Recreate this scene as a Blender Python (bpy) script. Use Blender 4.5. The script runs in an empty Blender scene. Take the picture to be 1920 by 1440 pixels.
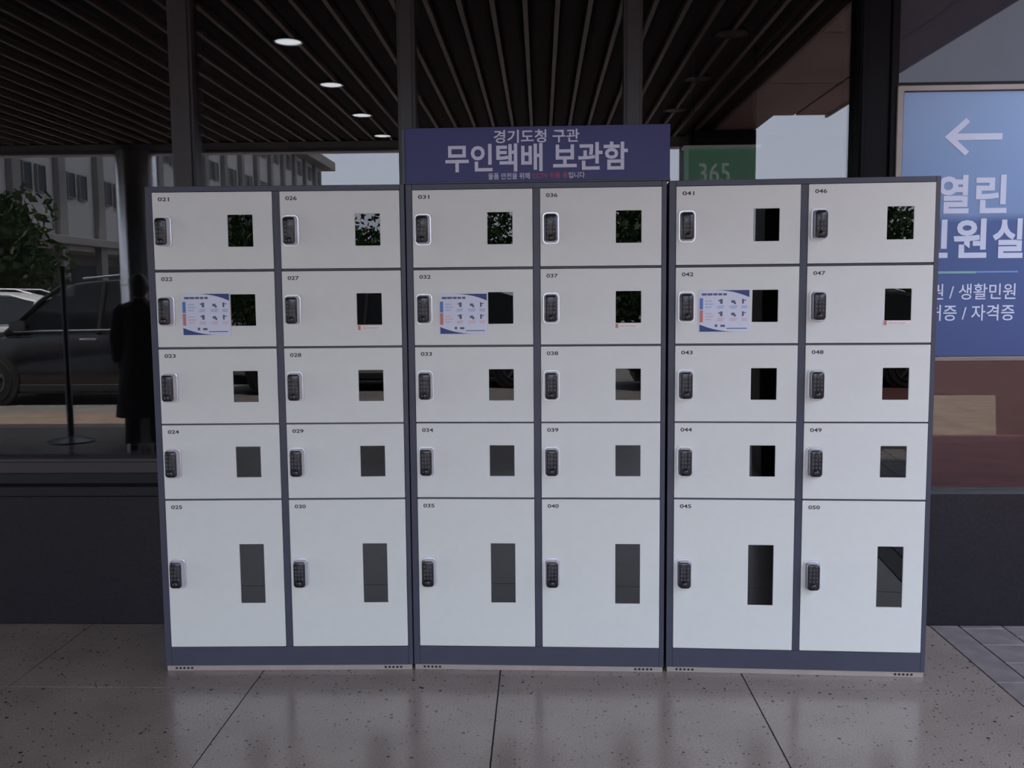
import bpy, bmesh, math, random
from mathutils import Vector, Matrix

scn = bpy.context.scene
COL = scn.collection

def srgb(r, g, b):
    f = lambda c: (c / 12.92) if c <= 0.04045 else ((c + 0.055) / 1.055) ** 2.4
    return (f(r / 255.0), f(g / 255.0), f(b / 255.0), 1.0)

# ------------------------------------------------------------------ camera
F_PX, PITCH, ROLL, YAW = 1775.2, math.radians(5.44585), math.radians(-0.49267), math.radians(-1.77454)
cy, sy = math.cos(YAW), math.sin(YAW)
fw = Vector((sy * math.cos(PITCH), cy * math.cos(PITCH), -math.sin(PITCH)))
rt = Vector((cy, -sy, 0)); up = rt.cross(fw)
rt2 = rt * math.cos(ROLL) + up * math.sin(ROLL)
up2 = up * math.cos(ROLL) - rt * math.sin(ROLL)
cd = bpy.data.cameras.new('camera'); cam = bpy.data.objects.new('camera', cd); COL.objects.link(cam)
M = Matrix.Identity(4)
for i in range(3):
    M[i][0], M[i][1], M[i][2] = rt2[i], up2[i], -fw[i]
M[2][3] = 1.5
cam.matrix_world = M
cd.sensor_width = 36.0; cd.lens = F_PX * 36.0 / 1920.0; cd.clip_end = 1000
scn.camera = cam

# ------------------------------------------------------------------ sky, sun, exposure
SKY = 3.05
world = bpy.data.worlds.new('sky'); scn.world = world; world.use_nodes = True
nt = world.node_tree; nt.nodes.clear()
tc = nt.nodes.new('ShaderNodeTexCoord'); sp = nt.nodes.new('ShaderNodeSeparateXYZ')
rp = nt.nodes.new('ShaderNodeValToRGB'); bg = nt.nodes.new('ShaderNodeBackground'); ow = nt.nodes.new('ShaderNodeOutputWorld')
rp.color_ramp.elements[0].position = 0.0; rp.color_ramp.elements[0].color = (0.84, 0.90, 1.06, 1)
rp.color_ramp.elements[1].position = 0.7; rp.color_ramp.elements[1].color = (0.66, 0.75, 0.95, 1)
bg.inputs['Strength'].default_value = SKY
nt.links.new(tc.outputs['Generated'], sp.inputs[0]); nt.links.new(sp.outputs['Z'], rp.inputs[0])
nt.links.new(rp.outputs[0], bg.inputs['Color']); nt.links.new(bg.outputs[0], ow.inputs['Surface'])

sd = bpy.data.lights.new('sun', 'SUN'); sd.energy = 12.0; sd.angle = math.radians(0.6); sd.color = (1.0, 0.90, 0.76)
sun = bpy.data.objects.new('sun', sd); COL.objects.link(sun)
sun_dir = Vector((0.10, 0.30, 0.95)).normalized()          # towards the sun: high, behind the building
sun.rotation_euler = sun_dir.to_track_quat('Z', 'Y').to_euler(); sun.location = (0, 0, 40)

scn.view_settings.view_transform = 'Standard'; scn.view_settings.look = 'None'
scn.view_settings.gamma = 1.0; scn.view_settings.use_curve_mapping = False
scn.view_settings.exposure = 0.44

# ------------------------------------------------------------------ materials
MATS = {}
def mat(name, col, rough=0.5, metal=0.0, ior=1.5, var=0.0, vscale=8.0, bump=0.0, bscale=60.0, col2=None, spec=0.5):
    if name in MATS: return MATS[name]
    m = bpy.data.materials.new(name); m.use_nodes = True; n = m.node_tree.nodes; l = m.node_tree.links
    b = n['Principled BSDF']
    b.inputs['Base Color'].default_value = col
    b.inputs['Roughness'].default_value = rough; b.inputs['Metallic'].default_value = metal; b.inputs['IOR'].default_value = ior
    b.inputs['Specular IOR Level'].default_value = spec
    t = n.new('ShaderNodeTexCoord')
    if var > 0 or col2:
        no = n.new('ShaderNodeTexNoise'); no.inputs['Scale'].default_value = vscale; no.inputs['Detail'].default_value = 6
        l.new(t.outputs['Object'], no.inputs['Vector'])
        r = n.new('ShaderNodeValToRGB'); r.color_ramp.elements[0].position = 0.3; r.color_ramp.elements[1].position = 0.7
        c2 = col2 if col2 else tuple(min(1, c * (1 + var)) for c in col[:3]) + (1,)
        c1 = col if col2 else tuple(c * (1 - var) for c in col[:3]) + (1,)
        r.color_ramp.elements[0].color = c1; r.color_ramp.elements[1].color = c2
        l.new(no.outputs['Fac'], r.inputs[0]); l.new(r.outputs[0], b.inputs['Base Color'])
    if bump > 0:
        nb = n.new('ShaderNodeTexNoise'); nb.inputs['Scale'].default_value = bscale; nb.inputs['Detail'].default_value = 3
        bp = n.new('ShaderNodeBump'); bp.inputs['Strength'].default_value = bump; bp.inputs['Distance'].default_value = 0.01
        l.new(t.outputs['Object'], nb.inputs['Vector']); l.new(nb.outputs['Fac'], bp.inputs['Height']); l.new(bp.outputs[0], b.inputs['Normal'])
    MATS[name] = m
    return m

def emit(name, col, strength):
    m = bpy.data.materials.new(name); m.use_nodes = True; n = m.node_tree.nodes
    b = n['Principled BSDF']; b.inputs['Base Color'].default_value = (0.5, 0.5, 0.5, 1)
    b.inputs['Emission Color'].default_value = col; b.inputs['Emission Strength'].default_value = strength
    MATS[name] = m
    return m

def glass(name, f0, tint):
    """clear pane: fresnel mirror over a tinted see-through layer"""
    m = bpy.data.materials.new(name); m.use_nodes = True; n = m.node_tree.nodes; l = m.node_tree.links
    n.clear(); out = n.new('ShaderNodeOutputMaterial'); mix = n.new('ShaderNodeMixShader')
    tr = n.new('ShaderNodeBsdfTransparent'); gl = n.new('ShaderNodeBsdfGlossy'); lw = n.new('ShaderNodeLayerWeight')
    tr.inputs['Color'].default_value = tint; gl.inputs['Roughness'].default_value = 0.0
    gl.inputs['Color'].default_value = (1, 1, 1, 1)
    pw = n.new('ShaderNodeMath'); pw.operation = 'POWER'; pw.inputs[1].default_value = 5
    ma = n.new('ShaderNodeMath'); ma.operation = 'MULTIPLY_ADD'; ma.inputs[1].default_value = 1 - f0; ma.inputs[2].default_value = f0
    l.new(lw.outputs['Facing'], pw.inputs[0]); l.new(pw.outputs[0], ma.inputs[0]); l.new(ma.outputs[0], mix.inputs['Fac'])
    l.new(tr.outputs[0], mix.inputs[1]); l.new(gl.outputs[0], mix.inputs[2]); l.new(mix.outputs[0], out.inputs['Surface'])
    MATS[name] = m
    return m

def terrazzo(name, base, dark, rough):
    m = bpy.data.materials.new(name); m.use_nodes = True; n = m.node_tree.nodes; l = m.node_tree.links
    b = n['Principled BSDF']; g = n.new('ShaderNodeNewGeometry')
    def noise(sc, det):
        q = n.new('ShaderNodeTexNoise'); q.inputs['Scale'].default_value = sc; q.inputs['Detail'].default_value = det
        l.new(g.outputs['Position'], q.inputs['Vector']); return q
    def ramp(p0, c0, p1, c1, src):
        r = n.new('ShaderNodeValToRGB'); r.color_ramp.elements[0].position = p0; r.color_ramp.elements[0].color = c0
        r.color_ramp.elements[1].position = p1; r.color_ramp.elements[1].color = c1; l.new(src, r.inputs[0]); return r
    cloud = ramp(0.3, tuple(c * 0.86 for c in base[:3]) + (1,), 0.7, tuple(c * 1.12 for c in base[:3]) + (1,), noise(3.0, 5).outputs['Fac'])
    grain = ramp(0.35, (0.8, 0.8, 0.8, 1), 0.65, (1.15, 1.14, 1.12, 1), noise(140.0, 3).outputs['Fac'])
    mx = n.new('ShaderNodeMixRGB'); mx.blend_type = 'MULTIPLY'; mx.inputs[0].default_value = 1
    l.new(cloud.outputs[0], mx.inputs[1]); l.new(grain.outputs[0], mx.inputs[2])
    last = mx
    for sc, thr, keep in ((26.0, 0.17, 0.80), (55.0, 0.20, 0.72)):
        v = n.new('ShaderNodeTexVoronoi'); v.inputs['Scale'].default_value = sc; l.new(g.outputs['Position'], v.inputs['Vector'])
        lt = n.new('ShaderNodeMath'); lt.operation = 'LESS_THAN'; lt.inputs[1].default_value = thr; l.new(v.outputs['Distance'], lt.inputs[0])
        sx = n.new('ShaderNodeSeparateColor'); l.new(v.outputs['Color'], sx.inputs[0])
        gt = n.new('ShaderNodeMath'); gt.operation = 'GREATER_THAN'; gt.inputs[1].default_value = keep; l.new(sx.outputs[0], gt.inputs[0])
        an = n.new('ShaderNodeMath'); an.operation = 'MULTIPLY'; l.new(lt.outputs[0], an.inputs[0]); l.new(gt.outputs[0], an.inputs[1])
        m2 = n.new('ShaderNodeMixRGB'); m2.inputs[2].default_value = dark; l.new(an.outputs[0], m2.inputs[0]); l.new(last.outputs[0], m2.inputs[1]); last = m2
    l.new(last.outputs[0], b.inputs['Base Color']); b.inputs['Roughness'].default_value = rough; b.inputs['IOR'].default_value = 1.65
    MATS[name] = m
    return m

terrazzo('terrazzo', (0.255, 0.212, 0.186, 1), (0.03, 0.025, 0.022, 1), 0.19)
mat('mortar', (0.045, 0.04, 0.038, 1), 0.8, var=0.15, vscale=30)
mat('paver_grey', (0.19, 0.165, 0.165, 1), 0.55, var=0.25, vscale=9, bump=0.2, bscale=120)
mat('red_road', (0.34, 0.115, 0.11, 1), 0.8, var=0.2, vscale=3)
mat('red_road_painted_shade', (0.085, 0.028, 0.028, 1), 0.85, var=0.2, vscale=2)  # shaded copy of red_road, the shade is put into the colour
mat('asphalt', (0.17, 0.162, 0.158, 1), 0.9, var=0.2, vscale=2)
mat('tan_paving_and_sun', (0.235, 0.17, 0.135, 1), 0.85, var=0.25, vscale=4)  # kerb paving, and the sun patch painted on the red road
mat('granite_black', (0.012, 0.0105, 0.015, 1), 0.38, var=0.3, vscale=60, spec=0.32)
mat('frame_dark', (0.036, 0.031, 0.033, 1), 0.35, var=0.1, vscale=10)
mat('frame_black', (0.0045, 0.0042, 0.006, 1), 0.5, var=0.1, vscale=10, spec=0.12)
mat('slat_brown', (0.016, 0.006, 0.005, 1), 0.55, var=0.3, vscale=3, spec=0.04)
mat('slat_edge', (0.32, 0.235, 0.215, 1), 0.4, var=0.15, vscale=3)
mat('ceiling_black', (0.012, 0.010, 0.010, 1), 0.7, var=0.2, vscale=3)
mat('soffit_brown', (0.60, 0.45, 0.42, 1), 0.35, var=0.25, vscale=1.5)
mat('fascia_grey', (0.60, 0.57, 0.58, 1), 0.4, var=0.1, vscale=3)
mat('stainless', (0.70, 0.71, 0.74, 1), 0.22, 1.0, var=0.05, vscale=5)
mat('pier_stone', (0.02, 0.018, 0.02, 1), 0.5, var=0.3, vscale=30)
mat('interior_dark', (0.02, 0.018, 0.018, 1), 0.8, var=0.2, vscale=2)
mat('concrete', (0.40, 0.38, 0.36, 1), 0.8, var=0.1, vscale=1)
mat('locker_white', (0.715, 0.735, 0.705, 1), 0.42, var=0.012, vscale=25, bump=0.04, bscale=500)
mat('locker_frame', (0.049, 0.052, 0.082, 1), 0.42, var=0.06, vscale=12)
mat('base_strip', (0.36, 0.31, 0.285, 1), 0.3, 0.0, var=0.06, vscale=20)
mat('slot_black', (0.006, 0.006, 0.007, 1), 0.7, var=0.1)
mat('chrome', (0.66, 0.65, 0.70, 1), 0.30, 1.0, var=0.04, vscale=20)
mat('keypad_black', (0.014, 0.014, 0.018, 1), 0.22, var=0.2, vscale=60)
mat('key_grey', (0.055, 0.055, 0.065, 1), 0.4, var=0.2, vscale=60)
mat('ink_dark', (0.05, 0.045, 0.05, 1), 0.6, var=0.05)
glass('window_glass', 0.061, (0.80, 0.81, 0.81, 1))
glass('smoked_acrylic', 0.048, (0.22, 0.22, 0.24, 1))
mat('navy_print', (0.032, 0.038, 0.15, 1), 0.5, var=0.06, vscale=4)
mat('sign_white', (0.58, 0.60, 0.74, 1), 0.5, var=0.03)
mat('sign_red', (0.42, 0.05, 0.08, 1), 0.5, var=0.05)
mat('poster_paper', (0.68, 0.72, 0.86, 1), 0.5, var=0.02)
mat('poster_navy', (0.03, 0.055, 0.20, 1), 0.5, var=0.1)
mat('poster_blue', (0.10, 0.20, 0.50, 1), 0.5, var=0.1)
mat('poster_red', (0.62, 0.20, 0.17, 1), 0.5, var=0.1)
mat('poster_pale_blue', (0.42, 0.50, 0.72, 1), 0.5, var=0.1)
mat('poster_pale_red', (0.72, 0.52, 0.54, 1), 0.5, var=0.1)
mat('poster_ink', (0.10, 0.11, 0.16, 1), 0.5, var=0.1)
mat('sticker_white', (0.80, 0.76, 0.74, 1), 0.5, var=0.02)
mat('sign_light_blue', (0.28, 0.42, 0.74, 1), 0.35, var=0.03, vscale=3)
mat('sign_letter', (0.62, 0.68, 0.84, 1), 0.4, var=0.02)
mat('sign_green', (0.18, 0.42, 0.42, 1), 0.4, var=0.05)
mat('sign_line_blue', (0.14, 0.30, 0.62, 1), 0.4, var=0.05)
mat('bronze', (0.20, 0.165, 0.145, 1), 0.35, 0.4, var=0.1, vscale=6)
mat('spandrel', (0.05, 0.055, 0.075, 1), 0.02, ior=1.35, var=0.05)
mat('facade', (0.42, 0.40, 0.39, 1), 0.85, var=0.06, vscale=0.6)
mat('facade_dark', (0.20, 0.185, 0.18, 1), 0.85, var=0.1, vscale=0.8)
mat('facade_glass', (0.012, 0.014, 0.02, 1), 0.3, var=0.1, spec=0.1)
mat('leaf', (0.045, 0.085, 0.03, 1), 0.6, var=0.5, vscale=1.5)
mat('bark', (0.07, 0.05, 0.035, 1), 0.9, var=0.3, vscale=6)
mat('car_black', (0.012, 0.012, 0.016, 1), 0.10, ior=1.6, var=0.05)
mat('car_silver', (0.45, 0.46, 0.48, 1), 0.22, 0.3, var=0.03)
mat('car_white', (0.70, 0.71, 0.73, 1), 0.18, var=0.02)
mat('car_glass', (0.012, 0.014, 0.018, 1), 0.03, ior=1.6, var=0.05)
mat('rubber', (0.012, 0.012, 0.012, 1), 0.8, var=0.2)
mat('car_trim', (0.02, 0.02, 0.022, 1), 0.5, var=0.1)
mat('rim', (0.16, 0.16, 0.17, 1), 0.25, 0.9, var=0.05)
mat('lamp_clear', (0.6, 0.6, 0.6, 1), 0.1, var=0.02)
mat('lamp_red', (0.4, 0.02, 0.02, 1), 0.15, var=0.05)
mat('coat_black', (0.010, 0.010, 0.013, 1), 0.85, var=0.2, vscale=30)
mat('trouser', (0.015, 0.015, 0.02, 1), 0.85, var=0.2, vscale=30)
mat('skin', (0.42, 0.25, 0.19, 1), 0.5, var=0.05)
mat('hair', (0.010, 0.008, 0.008, 1), 0.5, var=0.2, vscale=80)
mat('shoe', (0.012, 0.011, 0.011, 1), 0.4, var=0.1)
mat('stand_black', (0.015, 0.015, 0.017, 1), 0.35, var=0.1)
emit('downlight', (0.92, 0.93, 1.0, 1), 5.0)
mat('lamp_off', (0.10, 0.10, 0.10, 1), 0.4, var=0.05)
emit('bank_green', (0.12, 0.70, 0.36, 1), 0.055)  # bank sign parts: glow added in place of room light
emit('bank_letter', (0.7, 0.85, 0.8, 1), 0.10)
emit('bank_frame', (0.75, 0.8, 0.78, 1), 0.06)

# vertical fade printed on the blue direction sign (a printed colour gradient, in the sign's own coordinates)
def sign_print():
    m = bpy.data.materials.new('sign_print'); m.use_nodes = True; n = m.node_tree.nodes; l = m.node_tree.links
    b = n['Principled BSDF']; t = n.new('ShaderNodeTexCoord'); s = n.new('ShaderNodeSeparateXYZ'); l.new(t.outputs['Object'], s.inputs[0])
    mp = n.new('ShaderNodeMapRange'); mp.inputs['From Min'].default_value = 0.0; mp.inputs['From Max'].default_value = 1.2
    nz = n.new('ShaderNodeTexNoise'); nz.inputs['Scale'].default_value = 2.0; l.new(t.outputs['Object'], nz.inputs['Vector'])
    ad = n.new('ShaderNodeMath'); ad.operation = 'MULTIPLY_ADD'; ad.inputs[1].default_value = 0.10; l.new(nz.outputs['Fac'], ad.inputs[0]); l.new(s.outputs['Z'], ad.inputs[2])
    l.new(ad.outputs[0], mp.inputs['Value'])
    r = n.new('ShaderNodeValToRGB'); e = r.color_ramp.elements
    e[0].position = 0.0; e[0].color = (0.036, 0.064, 0.205, 1)
    e[1].position = 1.0; e[1].color = (0.265, 0.42, 0.67, 1)
    q = e.new(0.545); q.color = (0.055, 0.112, 0.30, 1)
    q = e.new(0.575); q.color = (0.19, 0.305, 0.53, 1)
    l.new(mp.outputs[0], r.inputs[0]); l.new(r.outputs[0], b.inputs['Base Color']); b.inputs['Roughness'].default_value = 0.5
    MATS['sign_print'] = m
sign_print()

# ------------------------------------------------------------------ mesh helpers
class MB:
    def __init__(s): s.v = []; s.f = []; s.mi = []; s.cur = 0
    def face(s, idx): s.f.append(idx); s.mi.append(s.cur)
    def box(s, x0, x1, y0, y1, z0, z1):
        b = len(s.v)
        s.v += [(x0, y0, z0), (x1, y0, z0), (x1, y1, z0), (x0, y1, z0), (x0, y0, z1), (x1, y0, z1), (x1, y1, z1), (x0, y1, z1)]
        for q in ((0, 3, 2, 1), (4, 5, 6, 7), (0, 1, 5, 4), (1, 2, 6, 5), (2, 3, 7, 6), (3, 0, 4, 7)): s.face([b + i for i in q])
        return s
    def prism(s, poly, y0, y1):
        """poly: (x,z) counter-clockwise seen from -y; extruded from y0 (front) to y1"""
        n = len(poly); b = len(s.v)
        s.v += [(x, y0, z) for x, z in poly] + [(x, y1, z) for x, z in poly]
        s.face([b + i for i in range(n)]); s.face([b + n + i for i in reversed(range(n))])
        for i in range(n):
            j = (i + 1) % n; s.face([b + i, b + n + i, b + n + j, b + j])
        return s
    def ringplate(s, o, h, y0, y1):
        """rectangular plate with a rectangular hole; o,h = (x0,x1,z0,z1)"""
        def rect(r, y): return [(r[0], y, r[2]), (r[1], y, r[2]), (r[1], y, r[3]), (r[0], y, r[3])]
        b = len(s.v); s.v += rect(o, y0) + rect(h, y0) + rect(o, y1) + rect(h, y1)
        for i in range(4):
            j = (i + 1) % 4
            s.face([b + i, b + j, b + 4 + j, b + 4 + i])
            s.face([b + 8 + j, b + 8 + i, b + 12 + i, b + 12 + j])
            s.face([b + j, b + i, b + 8 + i, b + 8 + j])
            s.face([b + 4 + i, b + 4 + j, b + 12 + j, b + 12 + i])
        return s
    def loft(s, rings, cap=True):
        b = len(s.v); n = len(rings[0])
        for r in rings: s.v += [tuple(p) for p in r]
        for k in range(len(rings) - 1):
            for i in range(n):
                j = (i + 1) % n; s.face([b + k * n + i, b + k * n + j, b + (k + 1) * n + j, b + (k + 1) * n + i])
        if cap:
            s.face([b + i for i in reversed(range(n))]); s.face([b + (len(rings) - 1) * n + i for i in range(n)])
        return s
    def lathe(s, prof, c=(0, 0, 0), n=24, axis='z'):
        rings = []
        for r, h in prof:
            ring = []
            for i in range(n):
                a = 2 * math.pi * i / n; p, q = r * math.cos(a), r * math.sin(a)
                ring.append((c[0] + p, c[1] + q, c[2] + h) if axis == 'z' else (c[0] + p, c[1] - h, c[2] + q))
            rings.append(ring)
        return s.loft(rings)
    def tube(s, pts, rad, n=8):
        rings = []
        for i, p in enumerate(pts):
            p = Vector(p); a = Vector(pts[max(i - 1, 0)]); c = Vector(pts[min(i + 1, len(pts) - 1)])
            d = (c - a).normalized(); ref = Vector((0, 0, 1)) if abs(d.z) < 0.9 else Vector((1, 0, 0))
            u = d.cross(ref).normalized(); w = d.cross(u); r = rad[i] if isinstance(rad, (list, tuple)) else rad
            rings.append([p + u * (r * math.cos(t)) - w * (r * math.sin(t)) for t in [2 * math.pi * k / n for k in range(n)]])
        return s.loft(rings)
    def mesh(s, name, bevel=0.0, seg=1, smooth=None):
        me = bpy.data.meshes.new(name); me.from_pydata(s.v, [], s.f)
        bm = bmesh.new(); bm.from_mesh(me); bmesh.ops.recalc_face_normals(bm, faces=bm.faces)
        if bevel > 0: bmesh.ops.bevel(bm, geom=list(bm.edges), offset=bevel, segments=seg, affect='EDGES', profile=0.5, clamp_overlap=True)
        bm.to_mesh(me); bm.free()
        if smooth:
            me.polygons.foreach_set('use_smooth', [True] * len(me.polygons)); me.set_sharp_from_angle(angle=math.radians(smooth))
        return me

def link(name, me, m=None, parent=None, loc=(0, 0, 0), rot=(0, 0, 0)):
    if m is not None and not me.materials: me.materials.append(MATS[m])
    o = bpy.data.objects.new(name, me); COL.objects.link(o); o.location = loc; o.rotation_euler = rot
    if parent is not None: o.parent = parent
    return o
def part(name, mb, m, parent=None, bevel=0.0, smooth=None, loc=(0, 0, 0), rot=(0, 0, 0), seg=1):
    return link(name, mb.mesh(name, bevel, seg, smooth), m, parent, loc, rot)
def tag(o, label, cat, group=None):
    o['label'] = label; o['category'] = cat
    if group: o['group'] = group
    return o
def thing(name, label, cat, loc=(0, 0, 0), rz=0.0, group=None):
    o = bpy.data.objects.new(name, None); COL.objects.link(o); o.location = loc; o.rotation_euler = (0, 0, rz); o.empty_display_size = 0.2
    return tag(o, label, cat, group)
def struct(o, label=None):
    o['kind'] = 'structure'
    if label: o['label'] = label
    return o
def sempty(name, label=None, loc=(0, 0, 0)):
    o = bpy.data.objects.new(name, None); COL.objects.link(o); o.location = loc
    return struct(o, label)

def text_mesh(name, body, x0, x1, z0, z1, y, bold=0.0, depth=0.0012, keep=False):
    """lettering fitted to the rectangle x0..x1, z0..z1, standing proud of the plane y (towards -y)"""
    cu = bpy.data.curves.new(name, 'FONT'); cu.body = body; cu.size = 1.0; cu.offset = bold; cu.extrude = 0.01; cu.resolution_u = 3
    ob = bpy.data.objects.new(name, cu); COL.objects.link(ob)
    dg = bpy.context.evaluated_depsgraph_get(); me = bpy.data.meshes.new_from_object(ob.evaluated_get(dg))
    bpy.data.objects.remove(ob); bpy.data.curves.remove(cu)
    xs = [v.co.x for v in me.vertices]; ys = [v.co.y for v in me.vertices]; zs = [v.co.z for v in me.vertices]
    ax, bx, ay, by, az, bz = min(xs), max(xs), min(ys), max(ys), min(zs), max(zs)
    for v in me.vertices:
        u = (v.co.x - ax) / (bx - ax); w = (v.co.y - ay) / (by - ay); d = (v.co.z - az) / max(bz - az, 1e-6)
        v.co = (x0 + u * (x1 - x0), y - d * depth, z0 + w * (z1 - z0))
    me.name = name
    return me

# ================================================================== SETTING
YG = 4.24           # front face of the glass
ZC = 3.0            # canopy ceiling
rnd = random.Random(7)

# --- ground
fl = struct(part('floor', MB().box(-9.8, 1.735, -2.24, 4.30, -0.08, -0.006), 'mortar'), 'polished terrazzo floor of large slabs under the canopy')
T = 0.952; g = 0.0027
xs = [1.7346 - T * k for k in range(13)]; ys = [3.482 - T * k for k in range(7)]
tm = MB().box(-T / 2 + g, T / 2 - g, -T / 2 + g, T / 2 - g, -0.03, 0.0).mesh('floor_tile')
for i in range(12):
    for j in range(6):
        link('floor_tile', tm, 'terrazzo', fl, (xs[i] - T / 2, ys[j] - T / 2, 0))
dl = 4.20 - 3.482
tm2 = MB().box(-T / 2 + g, T / 2 - g, g, dl, -0.03, 0.0).mesh('floor_tile')
for i in range(12): link('floor_tile', tm2, 'terrazzo', fl, (xs[i] - T / 2, 3.482, 0))

pv = struct(part('paved_strip', MB().box(1.735, 3.10, -2.24, 4.30, -0.08, -0.008), 'mortar'), 'grey paver strip beside the terrazzo floor')
bl = 0.62
bmsh = MB().box(0.004, 0.128, 0.003, bl - 0.003, -0.03, 0.0).mesh('border_paver', 0.002)
y = 3.558
while y < 4.2: y += bl
y -= bl
k = 0
top = MB().box(0.004, 0.128, 0.003, 4.20 - y, -0.03, 0).mesh('border_paver', 0.002)
link('border_paver', top, 'paver_grey', pv, (1.7346, y, 0)); y -= bl
while y > -2.24:
    link('border_paver', bmsh, 'paver_grey', pv, (1.7346, y, 0)); y -= bl
pw, pl = 0.1915, 0.196
pm = MB().box(0.0025, pw - 0.0025, 0.0025, pl - 0.0025, -0.03, 0.0).mesh('paver', 0.002)
cnt = 0
for c in range(6):
    yy = 3.754 + (0.5 * pl if c % 2 else 0) + pl * 2
    while yy + pl > 4.2: yy -= pl
    if 4.195 - (yy + pl) > 0.02:
        part('paver', MB().box(0.0025, pw - 0.0025, 0.0025, 4.195 - (yy + pl), -0.03, 0.0), 'paver_grey', pv, 0.002, loc=(1.865 + c * pw, yy + pl, 0))
    while yy > -2.0 and cnt < 200:
        link('paver', pm, 'paver_grey', pv, (1.865 + c * pw, yy, 0)); yy -= pl; cnt += 1
struct(part('pavement', MB().box(3.02, 16, -1.40, 4.30, -0.09, -0.004), 'red_road'), 'red surfaced forecourt at the right')
def flatpoly(name, pts, z, m, label):
    me = bpy.data.meshes.new(name); n = len(pts)
    me.from_pydata([(a, b, z) for a, b in pts] + [(a, b, z - 0.08) for a, b in pts], [], [list(range(n)), list(range(2 * n - 1, n - 1, -1))] + [[i, i + n, (i + 1) % n + n, (i + 1) % n] for i in range(n)])
    return struct(link(name, me, m), label)
flatpoly('painted_sun_patch', [(3.02, -5.2), (6.50, -5.2), (4.72, -1.40), (3.02, -1.40)], -0.004, 'tan_paving_and_sun', 'sun patch on the red road, painted as a tan slab')  # pool of sun on the red road, drawn as a tan slab
flatpoly('painted_shade_road', [(4.72, -1.40), (6.50, -5.2), (3.02, -5.2), (3.02, -15.0), (30, -15.0), (30, -1.40)], -0.005, 'red_road_painted_shade', 'far red road at the right, shade painted in as darker red')  # far red road with its shade painted as a darker red
struct(part('kerb_pavement', MB().box(-30, 3.02, -3.60, -2.24, -0.09, -0.004), 'tan_paving_and_sun'), 'sunlit tan paving strip along the kerb')
struct(part('road', MB().box(-160, 160, -260, -3.60, -0.3, -0.02), 'asphalt'), 'asphalt car park seen mirrored in the glass')
struct(part('ground_side', MB().box(16, 160, -3.6, 40, -0.3, -0.02), 'asphalt'))
struct(part('ground_far_side', MB().box(-160, -9.8, -2.24, 40, -0.3, -0.02), 'asphalt'))

# --- front wall of the building
pl_ = MB().box(-9.8, 1.50, 4.18, 4.40, 0, 0.60); pl_.box(-9.8, 1.50, 4.165, 4.40, 0.60, 0.648)
struct(part('wall_front', pl_, 'granite_black', bevel=0.004), 'black polished granite plinth wall under the windows at left')
plr = MB().box(1.50, 9.0, 4.18, 4.40, 0, 0.605)
struct(part('wall_right', plr, 'granite_black', bevel=0.004), 'dark stone plinth wall under the blue direction sign')
struct(part('wall_upper', MB().box(-12, 12, 4.18, 9.6, 3.12, 17.6), 'concrete'), 'upper storeys of the building')
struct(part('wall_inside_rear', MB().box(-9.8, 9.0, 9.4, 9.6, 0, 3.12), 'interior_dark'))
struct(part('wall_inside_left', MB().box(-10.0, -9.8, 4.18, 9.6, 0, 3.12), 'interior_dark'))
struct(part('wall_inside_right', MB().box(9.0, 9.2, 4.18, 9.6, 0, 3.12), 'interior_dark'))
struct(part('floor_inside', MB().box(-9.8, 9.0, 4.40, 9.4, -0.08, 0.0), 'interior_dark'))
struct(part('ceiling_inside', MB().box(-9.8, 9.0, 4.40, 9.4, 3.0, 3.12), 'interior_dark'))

# mullions (trim) and glass panes
mull = [(-9.8, -9.7), (-7.25, -7.15), (-4.45, -4.35), (-1.619, -1.517), (-0.617, -0.540), (0.364, 0.444)]
for n, (a, b) in enumerate(mull):
    mb = MB().box(a, b, 4.20, 4.34, 0.70, 3.0); mb.box(a + 0.012, b - 0.012, 4.185, 4.20, 0.77, 3.0)
    struct(part('trim_%d' % (n + 1), mb, 'frame_dark', bevel=0.003), 'dark brown metal window mullion')
pb = MB().box(1.364, 1.524, 4.17, 4.40, 0.605, 3.0); pb.box(1.366, 1.384, 4.155, 4.17, 0.605, 3.0); pb.box(1.488, 1.520, 4.155, 4.17, 0.605, 3.0)
struct(part('pillar', pb, 'frame_black', bevel=0.003), 'thick black metal pillar left of the blue direction sign')
edges = [(-9.7, -7.25), (-7.15, -4.45), (-4.35, -1.619), (-1.517, -0.617), (-0.540, 0.364), (0.444, 1.364)]
for n, (a, b) in enumerate(edges):
    w = struct(part('window_%d' % (n + 1), MB().box(a - 0.01, b + 0.01, YG, YG + 0.012, 0.70, 3.0), 'window_glass'), 'tall clear window pane mirroring the forecourt')
    fr = MB().box(a, b, 4.205, 4.34, 0.700, 0.775); fr.box(a, b, 4.195, 4.205, 0.752, 0.772)
    part('bottom_rail', fr, 'frame_dark', w, 0.003)
    part('sill_gap', MB().box(a, b, 4.235, 4.36, 0.645, 0.702), 'slot_black', w)
    part('top_rail', MB().box(a, b, 4.205, 4.34, 2.93, 3.0), 'frame_dark', w, 0.003)
w = struct(part('window_7', MB().box(1.524, 9.0, YG, YG + 0.012, 0.605, 2.37), 'window_glass'), 'window pane behind the blue direction sign')
sp_ = struct(part('spandrel_panel', MB().box(1.524, 9.0, 4.22, 4.38, 2.385, 3.0), 'spandrel', bevel=0.002), 'glossy grey panel above the blue direction sign')
part('panel_seam', MB().box(1.524, 9.0, 4.213, 4.30, 2.368, 2.387), 'slot_black', sp_)

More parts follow.
